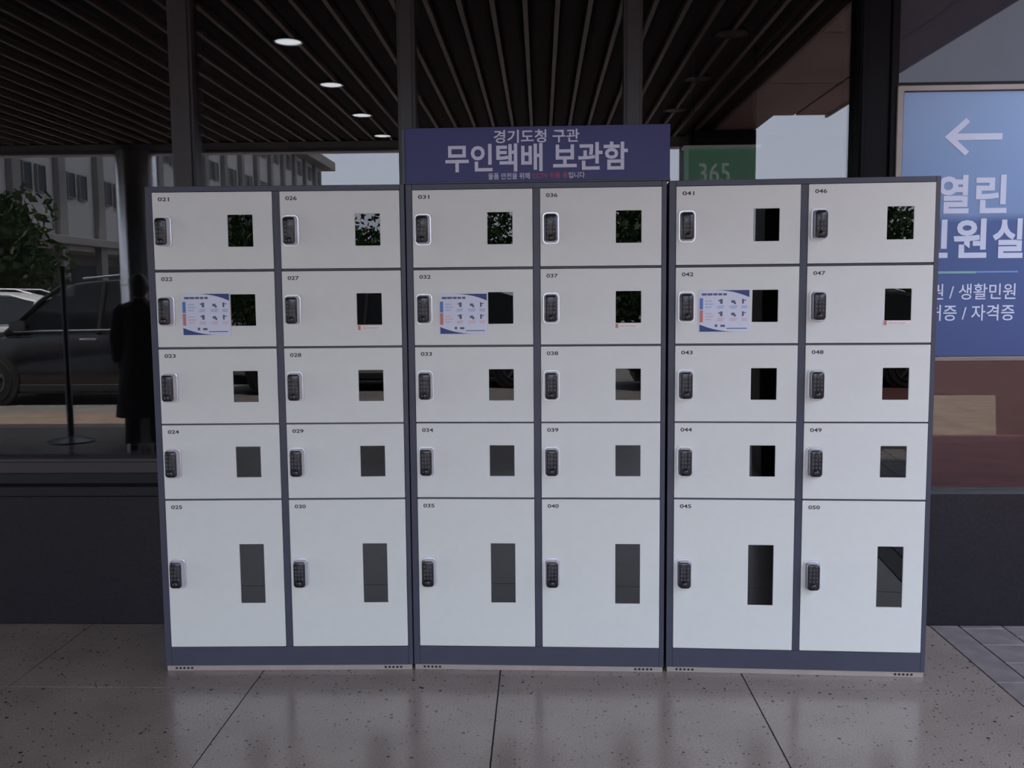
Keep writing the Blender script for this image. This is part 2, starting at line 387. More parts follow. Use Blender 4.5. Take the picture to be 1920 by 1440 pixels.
# --- canopy
ce = struct(part('ceiling', MB().box(-14, 1.64, -1.35, 4.40, 3.055, 3.30), 'ceiling_black'), 'dark slatted canopy ceiling mirrored in the windows')
sm = MB()
hw = 0.066
prof = [(-hw, 0.054)] + [(-hw + 2 * hw * i / 10, 0.026 * abs(i / 5 - 1) ** 2.0) for i in range(11)] + [(hw, 0.054)]
sm.prism(prof, -0.86, 4.15)
smesh = sm.mesh('ceiling_slat', 0, smooth=50)
emesh = MB().box(-0.0125, 0.0125, -0.86, 4.15, -0.004, 0.056).mesh('slat_trim')
x = -1.352 + 0.1705 * 17
while x > 1.64 - 0.08: x -= 0.1705
while x > -13.8:
    link('ceiling_slat', smesh, 'slat_brown', ce, (x, 0, ZC)); link('slat_trim', emesh, 'slat_edge', ce, (x + 0.085, 0, ZC)); x -= 0.1705
part('edge_panel', MB().box(-14, 1.64, -1.35, -0.87, 2.995, 3.056), 'ceiling_black', ce)
part('fascia', MB().box(-14, 2.0, -1.52, -1.352, 2.97, 3.34), 'fascia_grey', ce, 0.004)
so = struct(part('ceiling_soffit', MB().box(1.64, 2.44, 0.16, 4.18, 3.03, 3.30).box(1.64, 2.0, -1.35, 0.16, 3.03, 3.30), 'ceiling_black'), 'smooth brown soffit panels at the right edge of the canopy')
for (a, b) in ((1.643, 2.165), (2.185, 2.445)):
    for (c, d) in ((0.15, 1.40), (1.42, 2.75), (2.77, 4.17)):
        part('soffit_panel', MB().box(a, b, c, d, 2.995, 3.032), 'soffit_brown', so, 0.003)
part('soffit_panel', MB().box(1.643, 2.0, -1.35, 0.13, 2.995, 3.032), 'soffit_brown', so, 0.003)
part('edge_fascia', MB().box(2.446, 2.47, 0.10, 4.17, 2.98, 3.34), 'fascia_grey', so, 0.003)
struct(part('column', MB().lathe([(0.20, 0.0), (0.20, 1.62), (0.206, 1.625), (0.206, 1.675), (0.20, 1.68), (0.20, 2.99)], (-4.16, -1.30, 0), 40), 'stainless', smooth=40), 'round polished steel column mirrored in the left window')
struct(part('pier', MB().box(1.38, 2.0, -1.12, -0.50, 0, 2.99), 'pier_stone', bevel=0.006), 'square dark stone pier mirrored in the right window')

for (lx, lit) in ((-1.485, True), (1.12, False)):
    for i, ly in enumerate((2.76, 1.60, 0.44, -0.60)):
        if not lit and i > 2: continue
        pos = ['nearest the window', 'second from the window', 'third from the window', 'at the canopy edge'][i]
        t = thing('ceiling_light', '%s round recessed downlight in the slatted canopy, %s' % ('lit white' if lit else 'unlit dark', pos), 'ceiling light', (lx, ly, ZC), 0, 'recessed canopy downlights')
        part('trim_ring', MB().lathe([(0.092, 0.03), (0.092, -0.006), (0.078, -0.008), (0.076, 0.03)], n=28), 'lamp_off', t, smooth=30)
        part('lens', MB().lathe([(0.076, 0.02), (0.076, -0.004), (0.06, -0.0055)], n=28), 'downlight' if lit else 'lamp_off', t, smooth=30)

# ================================================================== LOCKERS
W, D = 0.9951, 0.49
CX = [(0.0268, 0.4872), (0.5165, 0.9760)]
RZ = [(1.6034, 1.8975), (1.3040, 1.5934), (1.0037, 1.2959), (0.7040, 0.9974), (0.1009, 0.6967)]
ZT = 1.920
units = [(-1.5148, 3.6389, 0.022095), (-0.51668, 3.66555, -0.0235), (0.487895, 3.64852, -0.050686)]
ulab = ['white parcel locker cabinet at the left end, doors 021 to 030',
        'white parcel locker cabinet in the middle under the navy header sign',
        'white parcel locker cabinet at the right end beside the blue sign']

def rrect(x0, x1, z0, z1, r, n=5):
    p = []
    for (cx, cz, a0) in ((x1 - r, z0 + r, -90), (x1 - r, z1 - r, 0), (x0 + r, z1 - r, 90), (x0 + r, z0 + r, 180)):
        for i in range(n + 1):
            a = math.radians(a0 + 90 * i / n); p.append((cx + r * math.cos(a), cz + r * math.sin(a)))
    return p

# shared meshes (door-local frame: origin = top-left front corner of the door)
shared = {}
def door_mesh(w, h, tall):
    key = (round(w, 4), round(h, 4))
    if key not in shared:
        wx0 = 0.2872; wx1 = 0.3838; wt = 0.177 if tall else 0.0868; wh = 0.240 if tall else 0.1215
        shared[key] = (MB().ringplate((0, w, -h, 0), (wx0, wx1, -wt - wh, -wt), 0.0, 0.018).mesh('door', 0.0012), wx0, wx1, -wt - wh, -wt)
    return shared[key]
hx0, hx1, hz = 0.0160, 0.0655, 0.106
hous = MB()
hous.prism(rrect(hx0 - 0.006, hx1 + 0.006, -hz / 2 - 0.006, hz / 2 + 0.006, 0.016), -0.006, 0.0)
rings = []
for (yy, e) in ((-0.004, 0.003), (-0.024, 0.0015), (-0.032, -0.002)):
    rings.append([(px, yy, pz) for px, pz in rrect(hx0 - e, hx1 + e, -hz / 2 - e, hz / 2 + e, 0.014)])
hous.loft(rings)
hous_m = hous.mesh('lock_housing', 0, smooth=40)
kp_m = MB().loft([[(px, yy, pz) for px, pz in rrect(hx0 + e, hx1 - e, -hz / 2 + e, hz / 2 - e, 0.012)] for yy, e in ((-0.030, 0.002), (-0.036, 0.0025), (-0.0385, 0.006))]).mesh('lock_keypad', 0, smooth=40)
ky = MB()
for r in range(4):
    for c in range(3):
        kx = hx0 + 0.0125 + c * 0.0122; kz = 0.030 - r * 0.0150
        ky.prism(rrect(kx - 0.0036, kx + 0.0036, kz - 0.0045, kz + 0.0045, 0.0015, 2), -0.0400, -0.038)
ky_m = ky.mesh('lock_keys', 0)
kn_m = MB().lathe([(0.0115, 0.030), (0.0115, 0.0415), (0.009, 0.0435)], ((hx0 + hx1) / 2, 0, -0.0375), 16, axis='y').mesh('lock_knob', 0, smooth=40)

num = 21
for ui, (ux, uy, uyaw) in enumerate(units):
    u = thing('locker_cabinet', ulab[ui], 'locker', (ux, uy, 0), uyaw, 'row of parcel locker cabinets')
    part('side_panel', MB().box(0.0, 0.0255, 0.001, D, 0.022, ZT), 'locker_frame', u, 0.0015)
    part('side_panel', MB().box(W - 0.0178, W, 0.001, D, 0.022, ZT), 'locker_frame', u, 0.0015)
    part('top_panel', MB().box(0.0255, W - 0.0178, 0.001, D, 1.899, ZT), 'locker_frame', u, 0.0012)
    part('bottom_rail', MB().box(0.0255, W - 0.0178, 0.001, D, 0.022, 0.0990), 'locker_frame', u, 0.0012)
    part('divider', MB().box(0.4885, 0.5152, 0.001, D - 0.012, 0.0992, 1.8988), 'locker_frame', u, 0.0012)
    part('back_panel', MB().box(0.0257, W - 0.018, D - 0.011, D - 0.001, 0.0992, 1.8988), 'locker_frame', u)
    for ci in range(2):
        a, b = CX[ci]
        for ri in range(4):
            z = (RZ[ri][0] + RZ[ri + 1][1]) / 2
            part('shelf', MB().box(a - 0.001, b + 0.001, 0.006, D - 0.012, z - 0.0028, z + 0.0028), 'locker_frame', u)
    bs = part('base_strip', MB().box(0.004, W - 0.004, 0.004, D - 0.02, 0.0, 0.0215), 'base_strip', u, 0.001)
    for sx in (0.038, W - 0.115):
        for q in range(5):
            part('slot', MB().box(sx + q * 0.0155, sx + q * 0.0155 + 0.0085, 0.0025, 0.006, 0.008, 0.0155), 'slot_black', bs)
    for ci in range(2):
        for ri in range(5):
            a, b = CX[ci]; z0, z1 = RZ[ri]; tall = ri == 4
            me, wx0, wx1, wz0, wz1 = door_mesh(b - a, z1 - z0, tall)
            d = link('door', me, 'locker_white', u, (a, -0.002 + rnd.uniform(-0.0008, 0.0008), z1), (0, 0, math.radians(rnd.uniform(-0.12, 0.12))))
            d['label'] = 'white locker door number %03d' % num
            pm_ = MB().box(wx0 + 0.0004, wx1 - 0.0004, 0.004, 0.007, wz0 + 0.0004, wz1 - 0.0004)
            key = 'pane%d' % tall
            if key not in shared: shared[key] = pm_.mesh('window_pane')
            link('window_pane', shared[key], 'smoked_acrylic', d, (0, 0, 0), (math.radians(rnd.uniform(-0.10, 0.10)), 0, math.radians(rnd.uniform(-0.25, 0.25))))
            lz = -0.2928 if tall else -0.1500
            link('lock_housing', hous_m, 'chrome', d, (0, 0, lz)); link('lock_keypad', kp_m, 'keypad_black', d, (0, 0, lz))
            link('lock_keys', ky_m, 'key_grey', d, (0, 0, lz)); link('lock_knob', kn_m, 'keypad_black', d, (0, 0, lz))
            link('door_number', text_mesh('door_number', '%03d' % num, 0.0226, 0.0665, -0.0335, -0.0185, 0.0002, 0.02, 0.0008), 'ink_dark', d)
            num += 1

# --- instruction posters on the doors 022, 032, 042 and caution stickers under the panes of 027, 037, 047
def poster(ui, x0, x1, z0, z1, label):
    ux, uy, uyaw = units[ui]; c, s = math.cos(uyaw), math.sin(uyaw); off = -0.0045
    t = thing('instruction_poster', label, 'poster', (ux + x0 * c - off * s, uy + x0 * s + off * c, z0), uyaw, 'instruction posters on the locker doors')
    w, h = x1 - x0, z1 - z0
    part('paper', MB().box(0, w, 0.0, 0.0012, 0, h), 'poster_paper', t)
    def flat(nm, poly, m, k=1): part(nm, MB().prism([(px * w, pz * h) for px, pz in poly], -0.0005 * k, 0.0003), m, t)
    def R(a, b, c_, d_): return [(a, c_), (b, c_), (b, d_), (a, d_)]
    n = 12
    flat('top_swoosh', [(0.99, 0.82)] + [(0.99, 0.985)] + [(0.30, 0.985)] + [(0.30 + 0.69 * i / n, 0.985 - 0.165 * (i / n) ** 2.2) for i in range(1, n)], 'poster_navy')
    flat('bottom_swoosh', [(0.02, 0.19)] + [(0.02, 0.02)] + [(0.75, 0.02)] + [(0.75 - 0.73 * i / n, 0.02 + 0.17 * (i / n) ** 2.2) for i in range(1, n)], 'poster_navy')
    flat('blue_band', R(0.02, 0.085, 0.54, 0.80), 'poster_blue'); flat('red_band', R(0.02, 0.085, 0.24, 0.52), 'poster_red')
    ti = MB()
    for a, b in ((0.06, 0.16), (0.17, 0.27), (0.285, 0.37), (0.385, 0.46), (0.48, 0.55)): ti.prism([(px * w, pz * h) for px, pz in R(a, b, 0.865, 0.915)], -0.0005, 0.0003)
    part('title_line', ti, 'poster_ink', t)
    for (z_, m1, m2) in ((0.56, 'poster_pale_blue', 'poster_ink'), (0.27, 'poster_pale_red', 'poster_ink')):
        tx = MB(); ic = MB()
        for a, b, zz in ((0.13, 0.26, 0.16), (0.13, 0.29, 0.09), (0.13, 0.25, 0.02), (0.37, 0.50, 0.04), (0.36, 0.48, 0.0), (0.60, 0.76, 0.04), (0.61, 0.74, 0.0), (0.84, 0.96, 0.04), (0.84, 0.95, 0.0)):
            tx.prism([(px * w, pz * h) for px, pz in R(a, b, z_ + zz, z_ + zz + 0.028)], -0.0005, 0.0003)
        for a, b, c_, d_ in ((0.42, 0.47, 0.11, 0.22), (0.385, 0.42, 0.17, 0.20), (0.64, 0.71, 0.13, 0.19), (0.69, 0.73, 0.10, 0.15), (0.85, 0.885, 0.11, 0.22), (0.885, 0.93, 0.18, 0.20)):
            ic.prism([(px * w, pz * h) for px, pz in R(a, b, z_ + c_, z_ + d_)], -0.0005, 0.0003)
        part('caption_lines', tx, m1, t); part('step_icons', ic, m2, t)
    ft = MB()
    for a, b, c_, d_ in ((0.32, 0.37, 0.13, 0.19), (0.43, 0.52, 0.13, 0.18), (0.55, 0.95, 0.085, 0.105)): ft.prism([(px * w, pz * h) for px, pz in R(a, b, c_, d_)], -0.0005, 0.0003)
    part('footer_lines', ft, 'poster_ink', t)
poster(0, 0.1244, 0.3120, 1.3479, 1.5120, 'blue and white instruction poster on the left locker cabinet')
poster(1, 0.1240, 0.3110, 1.3443, 1.5035, 'blue and white instruction poster on the middle locker cabinet')
poster(2, 0.1136, 0.3050, 1.3462, 1.5090, 'blue and white instruction poster on the right locker cabinet')
def sticker(ui, x0, x1, z0, z1, label):
    ux, uy, uyaw = units[ui]; c, s = math.cos(uyaw), math.sin(uyaw); off = -0.0042
    t = thing('caution_sticker', label, 'sticker', (ux + x0 * c - off * s, uy + x0 * s + off * c, z0), uyaw, 'caution stickers under the door panes')
    w, h = x1 - x0, z1 - z0
    part('paper', MB().box(0, w, 0, 0.001, 0, h), 'sticker_white', t)
    part('red_mark', MB().prism([(0.002, 0.001), (0.012, 0.001), (0.012, h - 0.001), (0.002, h - 0.001)], -0.0005, 0.0003), 'poster_red', t)
    tx = MB()
    for a, b in ((0.20, 0.36), (0.38, 0.52), (0.55, 0.80)): tx.prism([(a * w, h * 0.35), (b * w, h * 0.35), (b * w, h * 0.6), (a * w, h * 0.6)], -0.0005, 0.0003)
    part('print_line', tx, 'poster_pale_red', t)
sticker(0, 0.8048, 0.9030, 1.3635, 1.3830, 'thin white caution sticker under a door pane of the left locker cabinet')
sticker(1, 0.8010, 0.9015, 1.3645, 1.3830, 'thin white caution sticker under a door pane of the middle locker cabinet')
sticker(2, 0.7995, 0.8997, 1.3700, 1.3880, 'thin white caution sticker under a door pane of the right locker cabinet')

# --- header sign on top of the middle cabinet
ux, uy, uyaw = units[1]
hs = thing('header_sign', 'navy header sign with white Korean lettering on top of the middle cabinet', 'sign', (ux, uy, ZT), uyaw)
part('panel', MB().box(0.002, 1.006, -0.002, 0.028, 0.0, 0.209), 'navy_print', hs, 0.0015)
part('bottom_trim', MB().box(0.0, 1.008, -0.006, 0.032, 0.0, 0.006), 'locker_frame', hs, 0.001)
part('side_trim', MB().box(-0.010, 0.002, -0.004, 0.030, 0.0, 0.205), 'locker_frame', hs, 0.001)
part('stand', MB().box(0.12, 0.16, 0.028, 0.20, 0.0, 0.012).box(0.12, 0.16, 0.028, 0.036, 0.0, 0.18), 'frame_dark', hs)
part('stand', MB().box(0.84, 0.88, 0.028, 0.20, 0.0, 0.012).box(0.84, 0.88, 0.028, 0.036, 0.0, 0.18), 'frame_dark', hs)
def htext(nm, body, x0, x1, z0, z1, m, bold=0.012):
    link(nm, text_mesh(nm, body, x0, x1, z0 - ZT, z1 - ZT, -0.0018, bold), m, hs)
htext('lettering_top', '경기도청 구관', 0.342, 0.666, 2.068, 2.117, 'sign_white', 0.015)
htext('lettering_title', '무인택배 보관함', 0.157, 0.848, 1.962, 2.067, 'sign_white', 0.022)
htext('lettering_small', '물품 안전을 위해', 0.320, 0.478, 1.933, 1.957, 'sign_white', 0.008)
htext('lettering_red', 'CCTV 작동 중', 0.487, 0.622, 1.935, 1.956, 'sign_red', 0.012)
htext('lettering_end', '입니다', 0.625, 0.686, 1.934, 1.957, 'sign_white', 0.008)

# --- blue direction sign on the right wall
bs_ = thing('direction_sign', 'tall blue wall sign with white left arrow and Korean lettering', 'sign', (1.512, 4.15, 1.192))
SX = 1.10; SZ = 1.170
o = part('panel', MB().box(0.030, SX - 0.030, 0.006, 0.05, 0.022, SZ - 0.028), 'sign_print', bs_)
part('frame', MB().ringplate((0, SX, 0, SZ), (0.028, SX - 0.028, 0.020, SZ - 0.026), -0.006, 0.06), 'bronze', bs_, 0.003)
def bx(x): return x - 1.512
def bz(z): return z - 1.192
t_ = 0.0135
cx_, cz_ = bx(1.718), bz(2.1465)
def bar(mb, p, q, hwid):
    p = Vector(p); q = Vector(q); d = (q - p).normalized(); n_ = Vector((-d.y, d.x)) * hwid
    pts = [p - n_, q - n_, q + n_, p + n_]; mb.prism([(a.x, a.y) for a in pts], 0.0042, 0.0062)
ar = MB(); 
ar.prism([(cx_, cz_), (cx_ + 0.088, cz_ - 0.0785), (cx_ + 0.1045, cz_ - 0.062), (cx_ + 0.052, cz_ - t_), (bx(1.9595), cz_ - t_), (bx(1.9595), cz_ + t_), (cx_ + 0.052, cz_ + t_), (cx_ + 0.1045, cz_ + 0.062), (cx_ + 0.088, cz_ + 0.0785)], 0.0042, 0.0065)
part('arrow', ar, 'sign_letter', bs_)
def btext(nm, body, x0, x1, z0, z1, bold, m='sign_letter'):
    link(nm, text_mesh(nm, body, bx(x0), bx(x1), bz(z0), bz(z1), 0.0062, bold, 0.002), m, bs_)
btext('lettering_open', '열', 1.699, 1.829, 1.8250, 1.987, 0.030); btext('lettering_open', '린', 1.8575, 1.9885, 1.8250, 1.986, 0.030)
btext('lettering_office', '민', 1.612, 1.747, 1.637, 1.800, 0.030); btext('lettering_office', '원', 1.7700, 1.9110, 1.6360, 1.803, 0.030); btext('lettering_office', '실', 1.9350, 2.0640, 1.634, 1.802, 0.030)
part('line_green', MB().box(bx(1.580), bx(1.870), 0.0045, 0.0065, bz(1.5700), bz(1.5800)), 'sign_green', bs_)
part('line_blue', MB().box(bx(1.870), bx(2.048), 0.0045, 0.0065, bz(1.5725), bz(1.5795)), 'sign_line_blue', bs_)
btext('lettering_services', '여권 / 생활민원', 1.6200, 2.0414, 1.4575, 1.5265, 0.008)
btext('lettering_services', '면허증 / 자격증', 1.6150, 2.0400, 1.3670, 1.4360, 0.008)

# --- bank sign inside the building; not a lamp, its glow is added
bk = thing('bank_sign', 'dim green 365 bank sign inside, seen through the right window', 'sign', (0.86, 6.0, 2.05))
part('face', MB().box(0.0425, 0.480, 0.0, 0.08, 0.0, 0.335), 'bank_green', bk)
part('top_frame', MB().box(0.03, 0.50, -0.012, 0.09, 0.335, 0.352), 'bank_frame', bk)
link('lettering', text_mesh('lettering', '365', 0.123, 0.315, 0.125, 0.245, -0.0005, 0.004, 0.002), 'bank_letter', bk)
part('hanger', MB().box(0.08, 0.10, 0.03, 0.05, 0.352, 0.95).box(0.46, 0.48, 0.03, 0.05, 0.352, 0.95), 'frame_black', bk)

# ================================================================== FORECOURT (seen mirrored in the glass)
# --- stand with a round base
st = thing('post_stand', 'thin black post stand on a round base mirrored in the left window', 'stand', (-4.92, -1.18, 0))
part('base', MB().lathe([(0.235, 0.0), (0.235, 0.012), (0.20, 0.022), (0.05, 0.045), (0.036, 0.06)], n=36), 'stand_black', st, smooth=40)
part('pole', MB().lathe([(0.034, 0.045), (0.034, 0.60), (0.027, 0.61), (0.027, 1.78)], n=20), 'stand_black', st, smooth=40)
part('cap', MB().lathe([(0.034, 1.775), (0.036, 1.80), (0.028, 1.825), (0.01, 1.832)], n=20), 'stand_black', st, smooth=40)

# --- person in a black coat, back to the lockers
def skin_mesh(name, verts, edges, radii, sub=2, root=0):
    me = bpy.data.meshes.new(name); me.from_pydata(verts, edges, []); ob = bpy.data.objects.new(name, me); COL.objects.link(ob)
    ob.modifiers.new('s', 'SKIN'); ob.modifiers['s'].use_smooth_shade = True
    if not me.skin_vertices: pass
    for i, r in enumerate(radii):
        sv = me.skin_vertices[0].data[i]; sv.radius = r if isinstance(r, tuple) else (r, r); sv.use_root = (i == root)
    sb = ob.modifiers.new('b', 'SUBSURF'); sb.levels = sub; sb.render_levels = sub
    dg = bpy.context.evaluated_depsgraph_get(); m2 = bpy.data.meshes.new_from_object(ob.evaluated_get(dg)); m2.name = name
    bpy.data.objects.remove(ob); bpy.data.meshes.remove(me)
    return m2
pr = thing('person', 'person in a long black coat, back turned, mirrored beside the left cabinet', 'person', (-3.91, -0.68, 0), math.radians(172))
pr.scale = (0.97, 0.97, 0.97)
# figure faces local +y; height 1.78
V = [(0, 0, 0.98), (0, 0.01, 1.15), (0, 0.015, 1.33), (0, 0.0, 1.46), (0, 0.01, 1.53), (0, 0.02, 1.62), (0, 0.02, 1.70)]
Rr = [(0.155, 0.115), (0.14, 0.105), (0.165, 0.115), (0.10, 0.08), (0.055, 0.055), (0.072, 0.085), (0.07, 0.088)]
E_ = [(0, 1), (1, 2), (2, 3), (3, 4), (4, 5), (5, 6)]
def add(par, p, r): V.append(p); Rr.append(r); E_.append((par, len(V) - 1)); return len(V) - 1
hands = []
for s in (-1, 1):
    h = add(0, (s * 0.10, 0, 0.90), 0.092); k_ = add(h, (s * 0.115, 0.02, 0.50), 0.062); c = add(k_, (s * 0.12, -0.01, 0.30), 0.058); a = add(c, (s * 0.125, -0.015, 0.09), 0.042)
    sh = add(3, (s * 0.17, 0, 1.43), 0.062); el = add(sh, (s * 0.235, -0.03, 1.15), 0.047); wr = add(el, (s * 0.25, 0.05, 0.90), 0.030)
    pa = add(wr, (s * 0.25, 0.065, 0.84), (0.024, 0.032)); hands.append((s, pa))
body = skin_mesh('body', V, E_, Rr)
bo = link('body', body, 'skin', pr)
for s, pa in hands:
    for i, (fy, ln) in enumerate(((0.035, 0.072), (0.015, 0.082), (-0.005, 0.078), (-0.024, 0.062))):
        part('finger', MB().tube([(s * 0.25, 0.065 + fy, 0.835), (s * 0.25, 0.068 + fy, 0.835 - ln * 0.5), (s * 0.238, 0.070 + fy, 0.835 - ln * 0.85), (s * 0.230, 0.07 + fy, 0.835 - ln)], [0.010, 0.009, 0.008, 0.006]), 'skin', pr, smooth=60)
    part('thumb', MB().tube([(s * 0.242, 0.085, 0.87), (s * 0.232, 0.115, 0.84), (s * 0.225, 0.120, 0.805)], [0.012, 0.011, 0.008]), 'skin', pr, smooth=60)
def ell(z, rx, ry, cy_=0.0, n=24): return [(rx * math.cos(2 * math.pi * i / n), cy_ + ry * math.sin(2 * math.pi * i / n), z) for i in range(n)]
part('coat', MB().loft([ell(0.34, 0.285, 0.205), ell(0.60, 0.255, 0.185), ell(0.95, 0.205, 0.155), ell(1.15, 0.18, 0.140, 0.008), ell(1.33, 0.205, 0.145, 0.012), ell(1.43, 0.195, 0.115), ell(1.49, 0.10, 0.085, 0.005), ell(1.53, 0.078, 0.075, 0.008)]), 'coat_black', pr, smooth=60)
for s in (-1, 1):
    part('sleeve', MB().tube([(s * 0.15, 0, 1.44), (s * 0.19, -0.002, 1.40), (s * 0.24, -0.03, 1.15), (s * 0.252, 0.01, 1.02), (s * 0.253, 0.045, 0.91)], [0.07, 0.078, 0.066, 0.058, 0.054], 14), 'coat_black', pr, smooth=60)
    part('trouser_leg', MB().tube([(s * 0.10, 0, 0.92), (s * 0.115, 0.02, 0.50), (s * 0.12, -0.01, 0.28), (s * 0.125, -0.012, 0.07)], [0.115, 0.085, 0.078, 0.075], 14), 'trouser', pr, smooth=60)
    sx = s * 0.125
    part('shoe', MB().loft([[(sx + rx * math.cos(2 * math.pi * i / 16), 0.045 + ry * math.sin(2 * math.pi * i / 16) + sh_, z) for i in range(16)] for z, rx, ry, sh_ in ((0.0, 0.046, 0.135, 0), (0.03, 0.048, 0.138, 0), (0.06, 0.044, 0.11, -0.02), (0.10, 0.042, 0.06, -0.055))]), 'shoe', pr, smooth=50)
hm = MB(); rg = []
for i in range(11):
    a = math.pi * i / 10; rg.append(ell(1.66 + 0.125 * math.cos(a), max(0.005, 0.092 * math.sin(a)), max(0.005, 0.108 * math.sin(a)), -0.012 + (0.0 if i < 5 else -0.018 * (i - 4) / 3), 20))
hm.loft(rg)
part('hair', hm, 'hair', pr, smooth=60)
fm = MB()
rg = []
for i in range(9):
    a = math.pi * i / 8; rg.append(ell(1.625 + 0.098 * math.cos(a), max(0.004, 0.066 * math.sin(a)), max(0.004, 0.05 * math.sin(a)), 0.072, 16))
fm.loft(rg); part('face', fm, 'skin', pr, smooth=60)
part('nose', MB().loft([[(-0.012, 0.118, 1.605), (0.012, 0.118, 1.605), (0.0, 0.142, 1.608)], [(-0.006, 0.112, 1.655), (0.006, 0.112, 1.655), (0.0, 0.124, 1.655)]]), 'skin', pr, smooth=60)
for s in (-1, 1):
    part('eye', MB().lathe([(0.003, -0.005), (0.011, 0.0), (0.003, 0.005)], (s * 0.028, 0.113, 1.652), 10, axis='y'), 'hair', pr)
    part('ear', MB().loft([ell(1.60, 0.004, 0.010), ell(1.635, 0.010, 0.022), ell(1.665, 0.006, 0.014)]), 'skin', pr, loc=(s * 0.082, 0.02, 0), smooth=60)
part('mouth', MB().box(-0.022, 0.022, 0.112, 0.121, 1.572, 1.578), 'lamp_red', pr)

